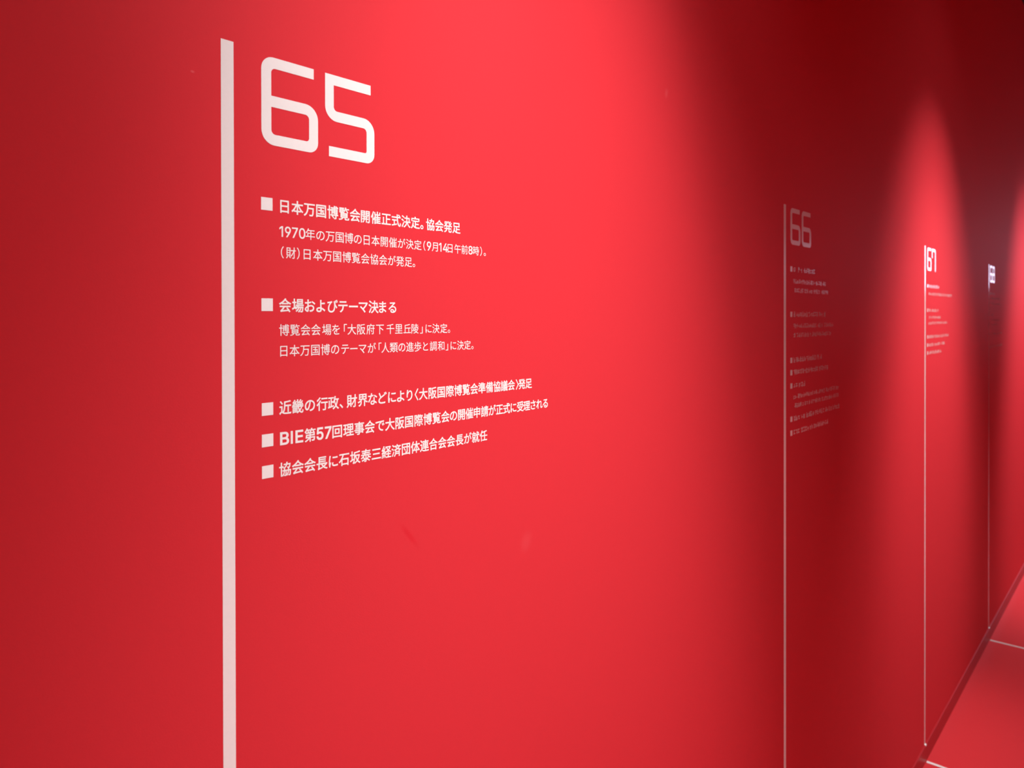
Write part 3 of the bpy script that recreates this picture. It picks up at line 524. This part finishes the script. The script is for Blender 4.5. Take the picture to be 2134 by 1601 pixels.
第*@,u)v*L,r*L,;)t+5)/*$(R)8(6)j&U*|(/+j([,t)O-R*/-R&V.B&V.B*L1U*L1F)A12(q0c(i/Q(n/`(K/g((1G(*1f(71~(T29)C2L+1.B+1.B,42*,42*.^)v.^)v-x-R-x-R,u!+$,4-R,4-R+1*r+1!.B-x1;-x1;,u.B,u!*m1n*T15*%0?)I/R({/+)`.a*</C*q03+L03,#.o,g/,,=03.*03.*0m+60m+V1]!/+1n.i0w.O0D-}/Z-Y/4.A.h.o/G/>030(030V/M0v.n1]//0z032z032z0m/Y0m/t1]
経*T*U*o(#+Q(3+3*c!)B*^)-)4(k&u)O&a*(*P!+h*k,G([-%(p,h)r,D*|!1Q0L0p/H/}.R/2/H.U0L!-)14-)0L.90L-j0?.M/*/C.&..-D,k,s-;,4.b,h/~-Q1<,g2g,53:,u1q-B0].#1D.h1l/@2B0<2]0|2*17!/[,i/[+9-Q+9-Q+$-Q*Q/[*Q/[(Z-%(Z-%&r3%&r3%(Z0J(Z0J*Q2U*Q2U+90J+90J,i!)3+-)p+?,2+c,A+.,~+F,7-X+X-G+z,D*9,.+X-o,l/g,&03+3.^*#.T*v/x+c1M*u1l*J0f)]/@)4.a(n.I),-[)Q-f*c-u)U,I)5,*(v+v
行-<1,-<0?2f0?2f1,!+H1j+$1<*;0P(p/C)A.b*r/{,61K!,k.&,k-90R-90P(Q0J(K09(G.P(I.j&Y0M&]1)&n1:(&1D(O1D-93&-93&.&!+q/G+C.^*J-T)I,V(f,$)@+@*X,O*X&S+G&S+G-G,^/-
覧+E+Z0W+Z0W+)+E+)!+E*W0W*W0W*#+E*#!+E,^0W,^0W,,+E,,!/l/;0c.D1E-Q2%-u1B.f0H/Y!*Y-1*Y)P,4)P+w)++f(w+7(]*P(H(y(4)@&U+,&s+x(5,R(],f(t-%)P.b)P.e(9.z&s/:&g0$&a2.&b2]&q2p(-2{(S3&).2A)G2:(^22(M2$(F/o(E/Y(H/Q(R/P)P1G)P1G-1!/@1i.}0k.d02.7/A-q.q.R.J/#///L/|2l/|2l0^/g0^0*1Y!+e0?*80?*80o+e0o!-y1D)M1D)M-U.,-U.,.+,I.+,I.c-d.c-d/$-d0?,I0?,I0o-y0o!+e.c+e.+*8.+*8.c!*8/k,{/k,{/6*8/6
調)A.I)A-h,@-h,@.I!)A,z)A,>,@,>,@,z!(v/t(v/5,_/5,_/t!*+1M*r/|+O0D*b1k!)B+N)B&d*$&d*$(9,7(9,(($,Z&V,y(&-K),-[)a-q*q-|,Y-}0R2*0R2*(R2#(I1r(F0b(G0x&[1|&`2N&n2b(*2i(N2i1;-?1;-?,a-7+8,x)i,W(q,A(I,A+N!/c05/c/;.V/;.V.[/c.[/c-O.F-O.F,q1a,q1a-O0A-O0A.[1N.[1N/;0A/;0A05!.W+y.W(p/3(p/3)C1D)C1D+y!/3+@0h+@0h)}/3)}!*$*k+_*k+_(y*$(y
請)C.I)C-h,Q-h,Q.I!)C,z)C,>,Q,>,Q,z!(v/t(v/5,s/5,s/t!*/1N*X0e*y/~+X0E*h1m!/[1i/[1$-;1$-;0E/[0E/[/e-U/e-U/S-U/-/[/-/[.E,|.E,|-f3+-f3+.E0H.E0H/-2a/-2a/82a/e0H/e0H0E2o0E2o1$0H1$0H1i!1[,K1[+_.Y+_.Y,K!-n-*-n&X.Y&X.Y)`1[)`1X(A0B(=0W&Y1f&]24&l2@&|2G(A2G-*!.Y+)1[+)1[*:.Y*:!)C+N)C&d*(&d*((9,W(9,W+N!*(*k+q*k+q(y*((y
議16,e1u,42I+[2x,&2G,W1d-+!)>.H)>-h,.-h,..H!)>,x)>,;,.,;,.,x!(u/t(u/5,E/5,E/t!)y1O*=0d*Q/}+10:*w0y*V1c!,L-~,L-C3#-C3#-~01-~01.i2N.i2N.s2N/B01/B010*2j0*2j0`1C0`1|1U181k0Z0`.v0`.{0b.m0~.:1j-_1S.80`,q0`,q0*/C0*/C/B-6/B-6.i/C.i/C-~!1x*Z1Z*+15)Z0y*p3$*p3$+O0r+O0k-,0+-,04+O.h+O.h,D/s,^/E-2.G,v,Z,[,l,,.#,9.#+O,K+O,K*p.#*p.#)~,G)m,Q)/.#)C-}(9-l(4,m(5-&&V.,&Z.S&g.a&u.g(/.h)M/|)^/z*;.h*,.h*p0;*p0I)t0^),/s(V/*(0/Q&a06((0t(Q17&}1Z&^2)&O2F&O2_&W2q&i3$(*33(m2]).2N(=2B(225(21x(=1h(K1J({2()Z2T*@!);+J);&b)u&b)u(6,-(6,-+J!)u*i+L*i+L(t)u(t
財*4*/)Z(})1(F(n(()P&U*A([*})x!+h)n,J(s,x&|-^(C-.)7,I*/!*6.W,P.W,P-1*6-1!*6,P,P,P,P+)*6+)!*60^,P0^,P/8*6/8!)I1A)I*E-@*E-@1A!0r1f0r//-`//-`.C0V.C0+->/4+m.1*V-I)y-})A.])w/U+$0F,A0r-<0r(R0m(I0a(D/=(E/W&U0J&W1%&`1I&o1X(%1b([1b.C3..C3.//1b//1b1f
足+00I1(0I1(.9+0.9!*{,[*c+/*3)a)^(o(y(/)S&V)|&{*T(a*q)5+8*)+W)S+z)*,E(d,o(H-q&}.J&q/b&e2o&d30(S/~(R.O(a.O*y28*y28+e.O+e.O-L1w-L1w17*A17*A-L-]-L-](x,r)B,I)e,%*5+c*j+U+-+o,Q
近)C1/*=0/+$/4+b/`*x0X)}1T!2(1i1<1W/k1B-(1,-%-e,t,6,M*d+|)k,a)=-/*+-L*{-h,C-s-e00-e00)@0z)@0z-e3#-e3#.P-u.P-u0J0O0b1w0x2g10!+C-h)%-h)%,x*U,x*U)p)h)B(t(R)K&h*G(t*a)+*x)2+3)*+}(P,N(:-Z&{/I&t2v(#31(t/w(b-g(g,u(u,H)++C)j
連)E18*G/z*w/4+X/a*s0]*#1^!,A/@,A+d.n+d.n*x+^*x+^*7.n*7.n(z/](z/]*72y*72y*x/]*x/]+d25+d25,*25/@/]/@/]0*2j0*2j0i/]0i/]1i.n1i.n0i+m0i+m0V+m0*.n0*.n/@!---7.n-7.n,A--,A!/]-71G-71G,A/],A!--.c.n.c.n-n---n!/].c1G.c1G-n/]-n!+5.#(z.#(z-8*H-8*H)h*-)[)]);(i(C)A&V*5(g*L({*a)&*w(y+f(A,8(),k&t-G&j/>&c3$&o3;(f/p(Q-T(U,y(_,H(m+x)(+5)X
進)+1$*,0,*p/2+S/c*j0[)g1Q!-P-M/X-M/X,@-P,@!-P..-P/9/X/9/X..!-P+^/X+^/X*M-P*M!/21>/m/z-`/z.A1L-W1^-90m,Y/]+o.Y+;.$+o-H,b.F,b)g2})g2}*M0D*M0D+^2F+^2F+k2F,@0D,@0D-M2H-M2H-Y2H..0D..0D/92j/92j/z0e/z0F0f/{1Q!+;-Q)/-Q)/,c*J,c*J)T)b).(w(N)W&^*M([*f(m*|(s+8(l,*(>,W(+-e&p/N&j2v&t34(l0C(^-m(a,e(t+;)Z
里*~.O-^.O-^-)*~-)!.K.O1/.O1/-).K-)!*~0V-^0V-^/4*~/4!.K0V1/0V1//4.K/4!)m+&)m*;-X*;-X(`)((`)(&t2{&t2{(`.O(`.O*;2D*;2D+&.O+&.O,@1~,@1~1@*21@*2,@-X,@-X+&
長*~1@*~,I)&,I)&+`*q+`*p)&*_(^*?(E*b&U+>&l.^(a.b)H+`(c+`+`-L+`..*P.S)|/O)*0[(D1;(*2c&^37(F21(^1P(s0Y)?0))_1=*B2M+.1k+W0f*o/Q*-.p*p.?+`2{+`2{,I+p,I+p-E1S-E1S-K1S.(+p.(+p.}1S.}1S/(1S/`+p/`+p0Z1s0Z1s1@
開.f,2.f*{-3*{-3,2!+&*{+&*:,I*:,<)Z+y(x+X(P+,(.+_&Z,7(+,[(^,~)O-1*:.f*:.f&j/N&j/N*:0|*:0|*F0|*{/N*{/N,20g,20g,q+8,q+8,2,K,2,K*{!,c/2,c.5*;.5*;/2!,c/h*;/h*;0_,c0_!1k/21k.4/;.4/;/2!1k/h/;/h/;0_1k0_!241=.N1=.N-T1k-T1k(V1e(K1Z(H04(I0J&X1Q&Y2*&c2H&u2W(:2Z1=!)K1=)K&U*;&U*;-U-O-U-O1=
阪1e-i1T-%15,#0w+F0I*U/a,(/1-i!-D1#-D,T-:*{,w)G,P(J,7&~,t&Q-L(O-n)W.%*f./+u.1-i.M-i.l,N/)+b/V*X/z)w/T)N.s(v.G(Y-_(7.1&S/D(:0J)91H(;2X&R32(52^(K1y(u0x)r1Y*}1|+q2H-@2[.I2-.V.1.S.10C0U0X2c0{231a/{1=!)C1=)C&V*,&V*,0S+a0S*_-|+.-M+W,i+k,/+k+E+_+,+G*x*v*s*=*w*K*T*R*4+X*6,%*D,A*_,S+3,V+s,J,T,8-$+u-S+I.*,b0},01@
陵0<-E1Z,d2e,%31,Z2$-:0a-s!.I-q-I-,,=,K,p+r-=,1/.-U!)@1@)@&Y*)&Y*)0V+L0V*Z.(+#-S+F,n+U,4+T+I+J+.+;*|*z*w*E*y*R*V*W*6+L*9+k*D,(*X,3*m,<+7,=,1,.,p+h-Y+B.0,J1%+t1C!,R.d,R.%2~.%2~.d0-.d0-/w2L/w2L/}2L0Y0-0Y0-1i/>1i/>0Y-&0Y-&/w/>/w/>.d!.g+E1.+E0Q*O/c)h/%*G.Z*}.R+0!1R,$/9,#/h,o.{,{.M,2-}+[-+*q,B*H,q)r-~*`.O){/*)B-_(c,((<,M&W.1(+/b(p06(Q1)(+2#&i2b&Y34(=1_(a0A)?0~)w1F*G2%+N22+j1`,(
際1)*)2H(+3*(O1b*G!-J*C,r)E,6(O,o(*-Q)&.1*/!)@1@)@&Y*(&Y*(0V+M0V*[.(+#-S+F,n+U,4+T+I+J+/+;*|*|*w*G*y*S*V*Y*6+F*8+g*A+|*P,2*m,<+7,=,1,.,p+h-Y+B.0,I1%+t1C!091T/Z1I/g0l/D0y.)0v.A1[-a1i-J1-,{03,E/C+w.u,M.N-3/@-l0C/#0C._/G-q/r-T/M.H.v-y.2-+.j,g.I-Z-g,}--,?,],f,--D,W-{-1-{,]1P,]1P-(2),R2d,*35,b2B-;1[.&2K/73,0X2[0r2O0n0F0n!.--@.f.3/+.n/S/v/i0c0,/U0F.p0t-t1<-@!,r+Y,r*u/@*u/?(E/+(>.)(?.A&W/S&]/s&k0$&|0+(A0,*u2W*u2W+Y!21081h/G19.]0s/F0V08
類,,,J-.+O-[+r,X,j!,s1M,90-,l/v-W19!):15)]0S)s/u*P01*90j)p1J!.w-.1v-.1v,&.w,&!.w+I1v+I1v*B.w*B!.w.m1v.m1v-g.w-g!/3)N.8(e-#(,-V&T.n(6/u)(!0l)#1o(<2`&U3?(#2K(e1G)J!+#,P+#+N)%+N)%*j*|*j*i*$*9)<)_(n(p(F)?&h)z(+*d(^+))%+K)^-((@-Z(t+`*D+f*j-h*j-h+N+h+N+h,P!+$1[+$/d)$/d)$/%*c/%)o.%(n-=)A,f*6-L+$.I+$,j+g,j+g.7-?,~-j-Y+g.t+g/%-d/%-d/d+g/d+g1[!.1/M.1)b2d)b2d/M0J/M0j0Q3)0Q3)19-l19-l0Q/t0Q/_/M
（02,`0;+I0F*o0i)e1>(e1[(:2D&F3%&f2$)#1R)z1A*L1)+R0},+0}-:13.C1R/E2$0A3%1Y2D1y1[1+1#0.0U/)0F.Q04-?
）+o,`+m-?+Z.Q+K/)*|0.*D1+)]1y({1Y)|0A*N/E*n.C*~-:*~,+*x+R*`*L*N)z)|)#({&f)]&F*D(:*b(e+8)e+Z*o+f+I
0,((B+E(I*w(X*G(y)z)J)[**)E*p);+Q)6,O)9-9)E./)[.v){/U*G0(*x0G+E0V,(0^,f0V-30G-d0(.0/U.O.v.f./.p-N.u,O.r+g.f*p.O**.1)J-d(y-4(X,W(F!,()9,P)>,l)J-0)d-J*,-_*Y-m+5-w,O-m-k-_.G-J.u-0/=,l/V,P/c,(/h+d/e+?/V*{/=*a.u*L.G*>-k*4,O*>+5*L*Y*a*,*{)d+?)J+d)<
1)`(L)`)@.`)@.`(L!,o0S,o(L+o(L+o/W)n.0)n/8+Z0S
3+v(B+B(F*m(Q*#(x)^);)E)a)8*%)0*T*4*T*?*+*V)e*x)M+N)=,$)9,W)A-&)T-H)r-[*>-a*p-U+I-;+p,v,.,I,?+x,E*y,F*y-6-%/])V/])V0S.E0S.E/j+m,s+m-&,l-#-N,j.$,F.B+}.Z+H.c*h.Z*+.;)G.#)--Y(k,o(L
4)+*/)+*|,E0S-F0S*3+%/$+%/$*/!,x(L,x-P-u-P-u(L
5+{(B+%(O*V(b*2({)p)?)Y)e)K*2)G*S*G*S*N*3*Z)w+*)O+e);,J)>,})W-K*--^*f-Z+R-J+{--,G,g,`,?,n+o,q+C,k*n,Y*O,D)R,M)|0S.<0S.</]*p/]*W-9+.-U+h-f,I-f-.-U-^-:./,h.N,/.]+P.`*t.W*?.F)j.+)?-X(p--(V,V(G
7)~(L-X/])K/])K0S.`0S.`/X+*(L
8,((B*~(O*O(c*((|)d)A)L)h)?*7)<*Y)E+=)f+z*=,K*s,_*2-*)g-_)Y..)W.P)[.{)f/>*-/s*`0?+D0W,(0^,e0W-I0?-|/s.D/>.O.q.R.P.M-~.B-`-x-*-8,_-m,K.C+z.e+=.n*Y.k*7._)h.G)A.&(|-Z(c-,(O!,()8,f)@-@)[-c*--l*_-b+8-?+h,c,,,(,4+F,,*k+h*G+8*=*_*F*-*i)[+D)@!,(-(,Y-0---J-J-u-R.I-J.y-./G,Z/a,(/i+O/a*|/G*_.y*V.I*_-u*|-J+O-0
9,&0^,[0X-00J-Z01.*/c.D/8.U.c.]...X-O.E,g-w+q+^(L*S(L-9,F-A,F-/,+,t+q,X+b,9+W+C+Y*]+q*(,@)`,z)N-g)R.[)l/F*$/e*F0+*o0E+60R!,&/i+K/_*u/<*T.b*K.&*T-F*u,l+K,J,&,@,_,J-6,l-U-F-_.$-U.a-6/<,_/_
B)H(L)H0S,Z0R-40J-k04.9/o.U/E.f.q.j.5.`-b.J-=.-,~-L,b-L,[-w,Q.D,:.b+w.x+P/(++/+*P/$*%.m)Q.S)1.1(r-a(]-8(R,U(L!*J)D,c)E-1)L-Q)X-p)s.)*?.+*r-x+?-R+k,t,),P,.*J,.!*J,},H,~,m-*-2-8-T-W-h.(-j.W-Z/%-:/G,c/Y*J/]
I(y(L(y)D*A)D*A)}*A/](y/](y0S,f0S,f/]+C/]+C-h+C)D,f)D,f(L
E)H(L)H0S.E0S.E/]*J/]*J,~.,,~.,,u.,,+*J,+*J)D.I)D.I(L'''.split('\n'):
    cs = []
    for part in ln_[1:].split('!'):
        q = [IDX[part[i]] * len(ALPHA) + IDX[part[i + 1]] - 400 for i in range(0, len(part), 2)]
        cs.append([(q[i] / 1000.0, q[i + 1] / 1000.0) for i in range(0, len(q), 2)])
    GLYPHS[ln_[0]] = cs

HALF_OPEN, HALF_CLOSE = '「（〈', '」）〉。、'
LATIN = '0123456789BIE'


def ink(ch, heading):
    """natural outlines in units of the row's character square, origin at ink left, z centred on the row; plus ink left, right, advance"""
    cs = [[(0.0, 0.0), (0.10, 0.0), (0.10, 0.727), (0.0, 0.727)][::-1]] if ch == 'I' else GLYPHS[ch]
    bold = 0.017 if heading else 0.004
    if ch in LATIN:
        kx = 1.13 * (1.13 if ch in 'BE' else 1.0)
        if ch == '1':
            cs = [max(cs, key=lambda p: max(z for x, z in p))]
        kz = 1.13
        cz = 0.3635
        adv = 0.60 if ch.isdigit() else {'B': 0.80, 'I': 0.36, 'E': 0.74}[ch]
        bold += 0.010
    else:
        kx = kz = 1.0
        cz = 0.38
        adv = 0.5 if ch in HALF_OPEN + HALF_CLOSE else 1.0
    big = max(cs, key=lambda p: abs(area(p)))
    sg = -1.0 if area(big) > 0 else 1.0
    ps = []
    for p in cs:
        q = offset_outline(p, -bold * sg)
        if area(q) * area(p) <= 0 or abs(area(q)) < 2e-5:
            continue
        ps.append([(x * kx, (z - cz) * kz) for x, z in q])
    xs = [x for p in ps for x, z in p]
    lo = min(xs)
    hi = max(xs)
    pen = lo - (0.5 if ch in HALF_OPEN else 0.0)
    if ch in LATIN:
        pen = 0.06
    return [[(x - lo, z) for x, z in p] for p in ps], pen, hi - lo, adv


INK = {}
MESH = {}


def interp(t, xs, ys):
    if t <= xs[0]:
        i = 0
    elif t >= xs[-1]:
        i = len(xs) - 2
    else:
        i = max(j for j in range(len(xs) - 1) if xs[j] <= t)
    m = (ys[i + 1] - ys[i]) / (xs[i + 1] - xs[i])
    return ys[i] + m * (t - xs[i])


BULLET = plate('bullet_square', [[(0, -.00545), (.0108, -.00545), (.0108, .00545), (0, .00545)]])


def text_line(text, anchors, end, z0, z1, heading, label):
    root = thing('heading_line' if heading else 'text_line', label, 'lettering', (S0 + 0.0355, YV, z0 / 1000.0),
                 'lines of white lettering beside the 65 stripe')
    if heading:
        link('bullet_square', BULLET, M_VINYL, root, (0, 0, 0.0003))
    pen = 0.0
    nat = []
    for ch in text:
        if ch == ' ':
            nat.append(None)
            pen += 0.35
            continue
        key = (ch, heading)
        if key not in INK:
            INK[key] = ink(ch, heading)
            MESH[key] = plate('character', INK[key][0])
        ps, lo, w, adv = INK[key]
        nat.append(pen + lo)
        pen += adv
    last = nat[-1] + INK[(text[-1], heading)][2]
    ks = sorted(anchors)
    xs = [nat[k] for k in ks] + [last]
    ys = [anchors[k] for k in ks] + [end]
    em = 12.9 if heading else 10.9
    base = 12.35 if heading else 10.6
    for i, ch in enumerate(text):
        if nat[i] is None:
            continue
        w = INK[(ch, heading)][2]
        s = interp(nat[i], xs, ys)
        grow = 1.0 + 0.05 * (s - 52.0) / 350.0
        t = (s - 52.0) / (end - 52.0)
        o = link('character', MESH[(ch, heading)], M_VINYL, root,
                 ((s - 35.5) / 1000.0, 0, (z1 - z0) * t / 1000.0))
        o.scale = (base * grow / 1000.0, 1.0, em / 1000.0)


text_line('日本万国博覧会開催正式決定。協会発足',
          {0: 53.7, 1: 64.7, 2: 77.1, 3: 90.1, 4: 102.2, 6: 127.2, 7: 140, 9: 165.1, 13: 215.8, 14: 223.8, 17: 261.9}, 273.3,
          1556.3, 1556.0, True, 'topmost bulleted heading line of white characters under the large 65')
text_line('1970年の万国博の日本開催が決定（9月14日午前8時）。',
          {0: 52.8, 1: 58.2, 4: 79.1, 5: 90.2, 6: 100.1, 7: 111.2, 10: 143.3, 12: 164, 17: 220, 18: 224.8, 19: 231.8, 20: 242,
           22: 254.8, 23: 264.9, 25: 286.5, 28: 311.2}, 314.6,
          1534.1, 1533.0, False, 'small white text line beginning with the year 1970')
text_line('（財）日本万国博覧会協会が発足。',
          {0: 54.2, 1: 59.2, 2: 70.0, 3: 77, 4: 86.8, 6: 108.3, 9: 140.2, 14: 194.4, 15: 205.2}, 208.5,
          1516.0, 1515.2, False, 'small white text line beginning with a bracketed character')
text_line('会場およびテーマ決まる',
          {0: 52.2, 1: 65, 2: 78, 3: 90, 4: 101.9, 5: 113.8, 6: 126, 7: 137.3, 8: 148.9, 9: 161.7, 10: 173.5}, 182.4,
          1469.8, 1468.9, True, 'short bulleted heading line, second of the bulleted headings under 65')
text_line('博覧会会場を「大阪府下 千里丘陵」に決定。',
          {0: 52.3, 2: 73.8, 3: 84.6, 4: 96.2, 5: 107, 6: 120.1, 7: 124.2, 8: 135.4, 10: 157.9, 12: 171, 13: 181.8, 14: 192.8,
           15: 203.4, 16: 215.2, 17: 222.7, 18: 232.3, 19: 243.7, 20: 254.8}, 258.5,
          1448.1, 1446.8, False, 'small white text line directly beneath the short second heading')
text_line('日本万国博のテーマが「人類の進歩と調和」に決定。',
          {0: 53.2, 3: 84.5, 5: 105.8, 6: 117, 7: 127.1, 8: 137.2, 9: 147.8, 10: 161.1, 11: 164.5, 16: 219.2, 17: 228.8, 19: 251.6,
           20: 258.8, 22: 279.6, 23: 290.8}, 294.4,
          1429.9, 1427.9, False, 'small white text line, lower one of the two beneath the short heading')
text_line('近畿の行政、財界などにより〈大阪国際博覧会準備協議会〉発足',
          {0: 52.1, 1: 64.7, 2: 77.7, 3: 89.9, 4: 102.2, 5: 114.9, 6: 122.9, 7: 135.7, 8: 148, 9: 160.7, 10: 172.7, 11: 184.1,
           12: 196.7, 13: 207.5, 14: 213.3, 16: 239.4, 25: 352, 26: 366.2, 27: 371, 28: 383.8}, 395.1,
          1380.2, 1378.2, True, 'bulleted heading line containing angle brackets, above the BIE line')
text_line('BIE第57回理事会で大阪国際博覧会の開催申請が正式に受理される',
          {0: 52.8, 1: 63.3, 2: 68, 3: 77.2, 4: 89.8, 5: 98.6, 6: 106.9, 7: 119, 9: 144, 13: 194.5, 17: 244.7, 21: 294.5, 24: 331.3,
           27: 368.2, 31: 417.2}, 427.0,
          1353.3, 1351.2, True, 'longest bulleted heading line, beginning with the letters BIE')
text_line('協会会長に石坂泰三経済団体連合会会長が就任',
          {0: 51.9, 1: 64.4, 3: 89.7, 4: 102.9, 5: 113.9, 8: 152.3, 11: 190.2, 14: 227.2, 17: 266.1, 20: 303.8}, 315.0,
          1326.3, 1324.4, True, 'lowest bulleted heading line, beneath the BIE line')

# ---- the far panels: lines too small and out of focus to read; strokes only, joined per line
rnd = random.Random(7)


def far_line(k, z, end, heading, label, group):
    x = S0 + k * PITCH_M
    start = 53.0
    root = thing('heading_line' if heading else 'text_line', label, 'lettering', (x + 0.0355, YV, z / 1000.0), group)
    if heading:
        link('bullet_square', BULLET, M_VINYL, root)
    em = 12.3 if heading else 10.7
    h = em * 0.92
    sw = 1.35 if heading else 0.95
    t = 0.00008
    v, f = [], []

    def bar(x0, z0, x1, z1):
        i = len(v)
        for yy in (-t, 0.0):
            v.extend([(x0 / 1000, yy, z0 / 1000), (x1 / 1000, yy, z0 / 1000), (x1 / 1000, yy, z1 / 1000), (x0 / 1000, yy, z1 / 1000)])
        f.extend([(i, i + 1, i + 2, i + 3), (i, i + 4, i + 5, i + 1), (i + 1, i + 5, i + 6, i + 2),
                  (i + 2, i + 6, i + 7, i + 3), (i + 3, i + 7, i + 4, i)])

    p = start
    while p < end - em * 0.5:
        w = em * 0.88
        a, b = p - 35.5, p - 35.5 + w
        if rnd.random() < 0.12:
            p += em * 0.5
            continue
        nh = rnd.choice((2, 3, 3, 4))
        zs = sorted(rnd.uniform(-h / 2 + sw, h / 2 - sw) for _ in range(nh))
        last = -99
        for zz in zs:
            if zz - last < sw * 1.9:
                continue
            last = zz
            ia = rnd.choice((0, 0, w * 0.35))
            bar(a + ia, zz - sw / 2, b - rnd.choice((0, w * 0.12)), zz + sw / 2)
        for fx in rnd.sample((0.1, 0.3, 0.5, 0.72, 0.9), rnd.choice((1, 2, 2))):
            xx = a + fx * w
            bar(xx - sw / 2, -h / 2 + rnd.choice((0, h * 0.1)), xx + sw / 2, h / 2 - rnd.choice((0, h * 0.2)))
        p += em
    me = bpy.data.meshes.new('lettering')
    me.from_pydata(v, [], f)
    me.update()
    o = link('lettering', me, M_VINYL, root)
    o['kind'] = 'stuff'


ORD = ['topmost', 'second', 'third', 'fourth', 'fifth', 'sixth', 'seventh', 'eighth', 'ninth', 'tenth', 'eleventh', 'twelfth', 'thirteenth']
FAR = {
    1: [(1556.5, 177, 1), (1531.5, 246, 0), (1512.5, 269, 0), (1462.2, 255, 1), (1437.8, 301, 0), (1418.5, 289, 0),
        (1366.5, 225, 1), (1340.8, 263, 1), (1313.2, 117, 1), (1289.0, 338, 0), (1270.5, 345, 0), (1244.0, 345, 1), (1215.0, 271, 1)],
    2: [(1556.3, 217, 1), (1531.0, 421, 0), (1476.5, 195, 1), (1452.5, 241, 0), (1433.5, 343, 0),
        (1388.0, 364, 1), (1361.0, 302, 1), (1334.8, 268, 1)],
    3: [(1557.0, 160, 1), (1536.5, 310, 0), (1511.0, 310, 0), (1462.0, 125, 1), (1436.0, 310, 0), (1417.0, 255, 0),
        (1374.0, 368, 1), (1316.0, 368, 1)],
}
for k, rows in FAR.items():
    year = 65 + k
    where = {1: 'in the shaded part of the wall, beneath the 66', 2: 'in the narrow pool of light, beneath the 67',
             3: 'in the far dark band, beneath the 68'}[k]
    for i, (z, end, hd) in enumerate(rows):
        lab = '%s line of small white lettering %s' % (ORD[i], where)
        if hd:
            lab = '%s line, a bulleted heading, %s' % (ORD[i], where)
        if i == len(rows) - 1:
            lab = 'lowest line of white lettering %s' % where
        far_line(k, z, end, bool(hd), lab, 'lines of lettering beside the %d stripe' % year)

# ------------------------------------------------------------------ lit screen added on the unseen end wall, for the cool glint on vinyl
scr = thing('unseen_glow_panel', 'added cool white lit screen on the far end wall of the corridor', 'panel', (X1, -2.0, 2.2))
link('glow_panel_frame', box_mesh('glow_panel_frame', -0.04, -0.0005, -1.23, 1.23, -0.40, 0.46), M_METAL, scr)
link('glow_panel_face', box_mesh('glow_panel_face', -0.046, -0.041, -1.2, 1.2, -0.36, 0.42), M_GLOW, scr)
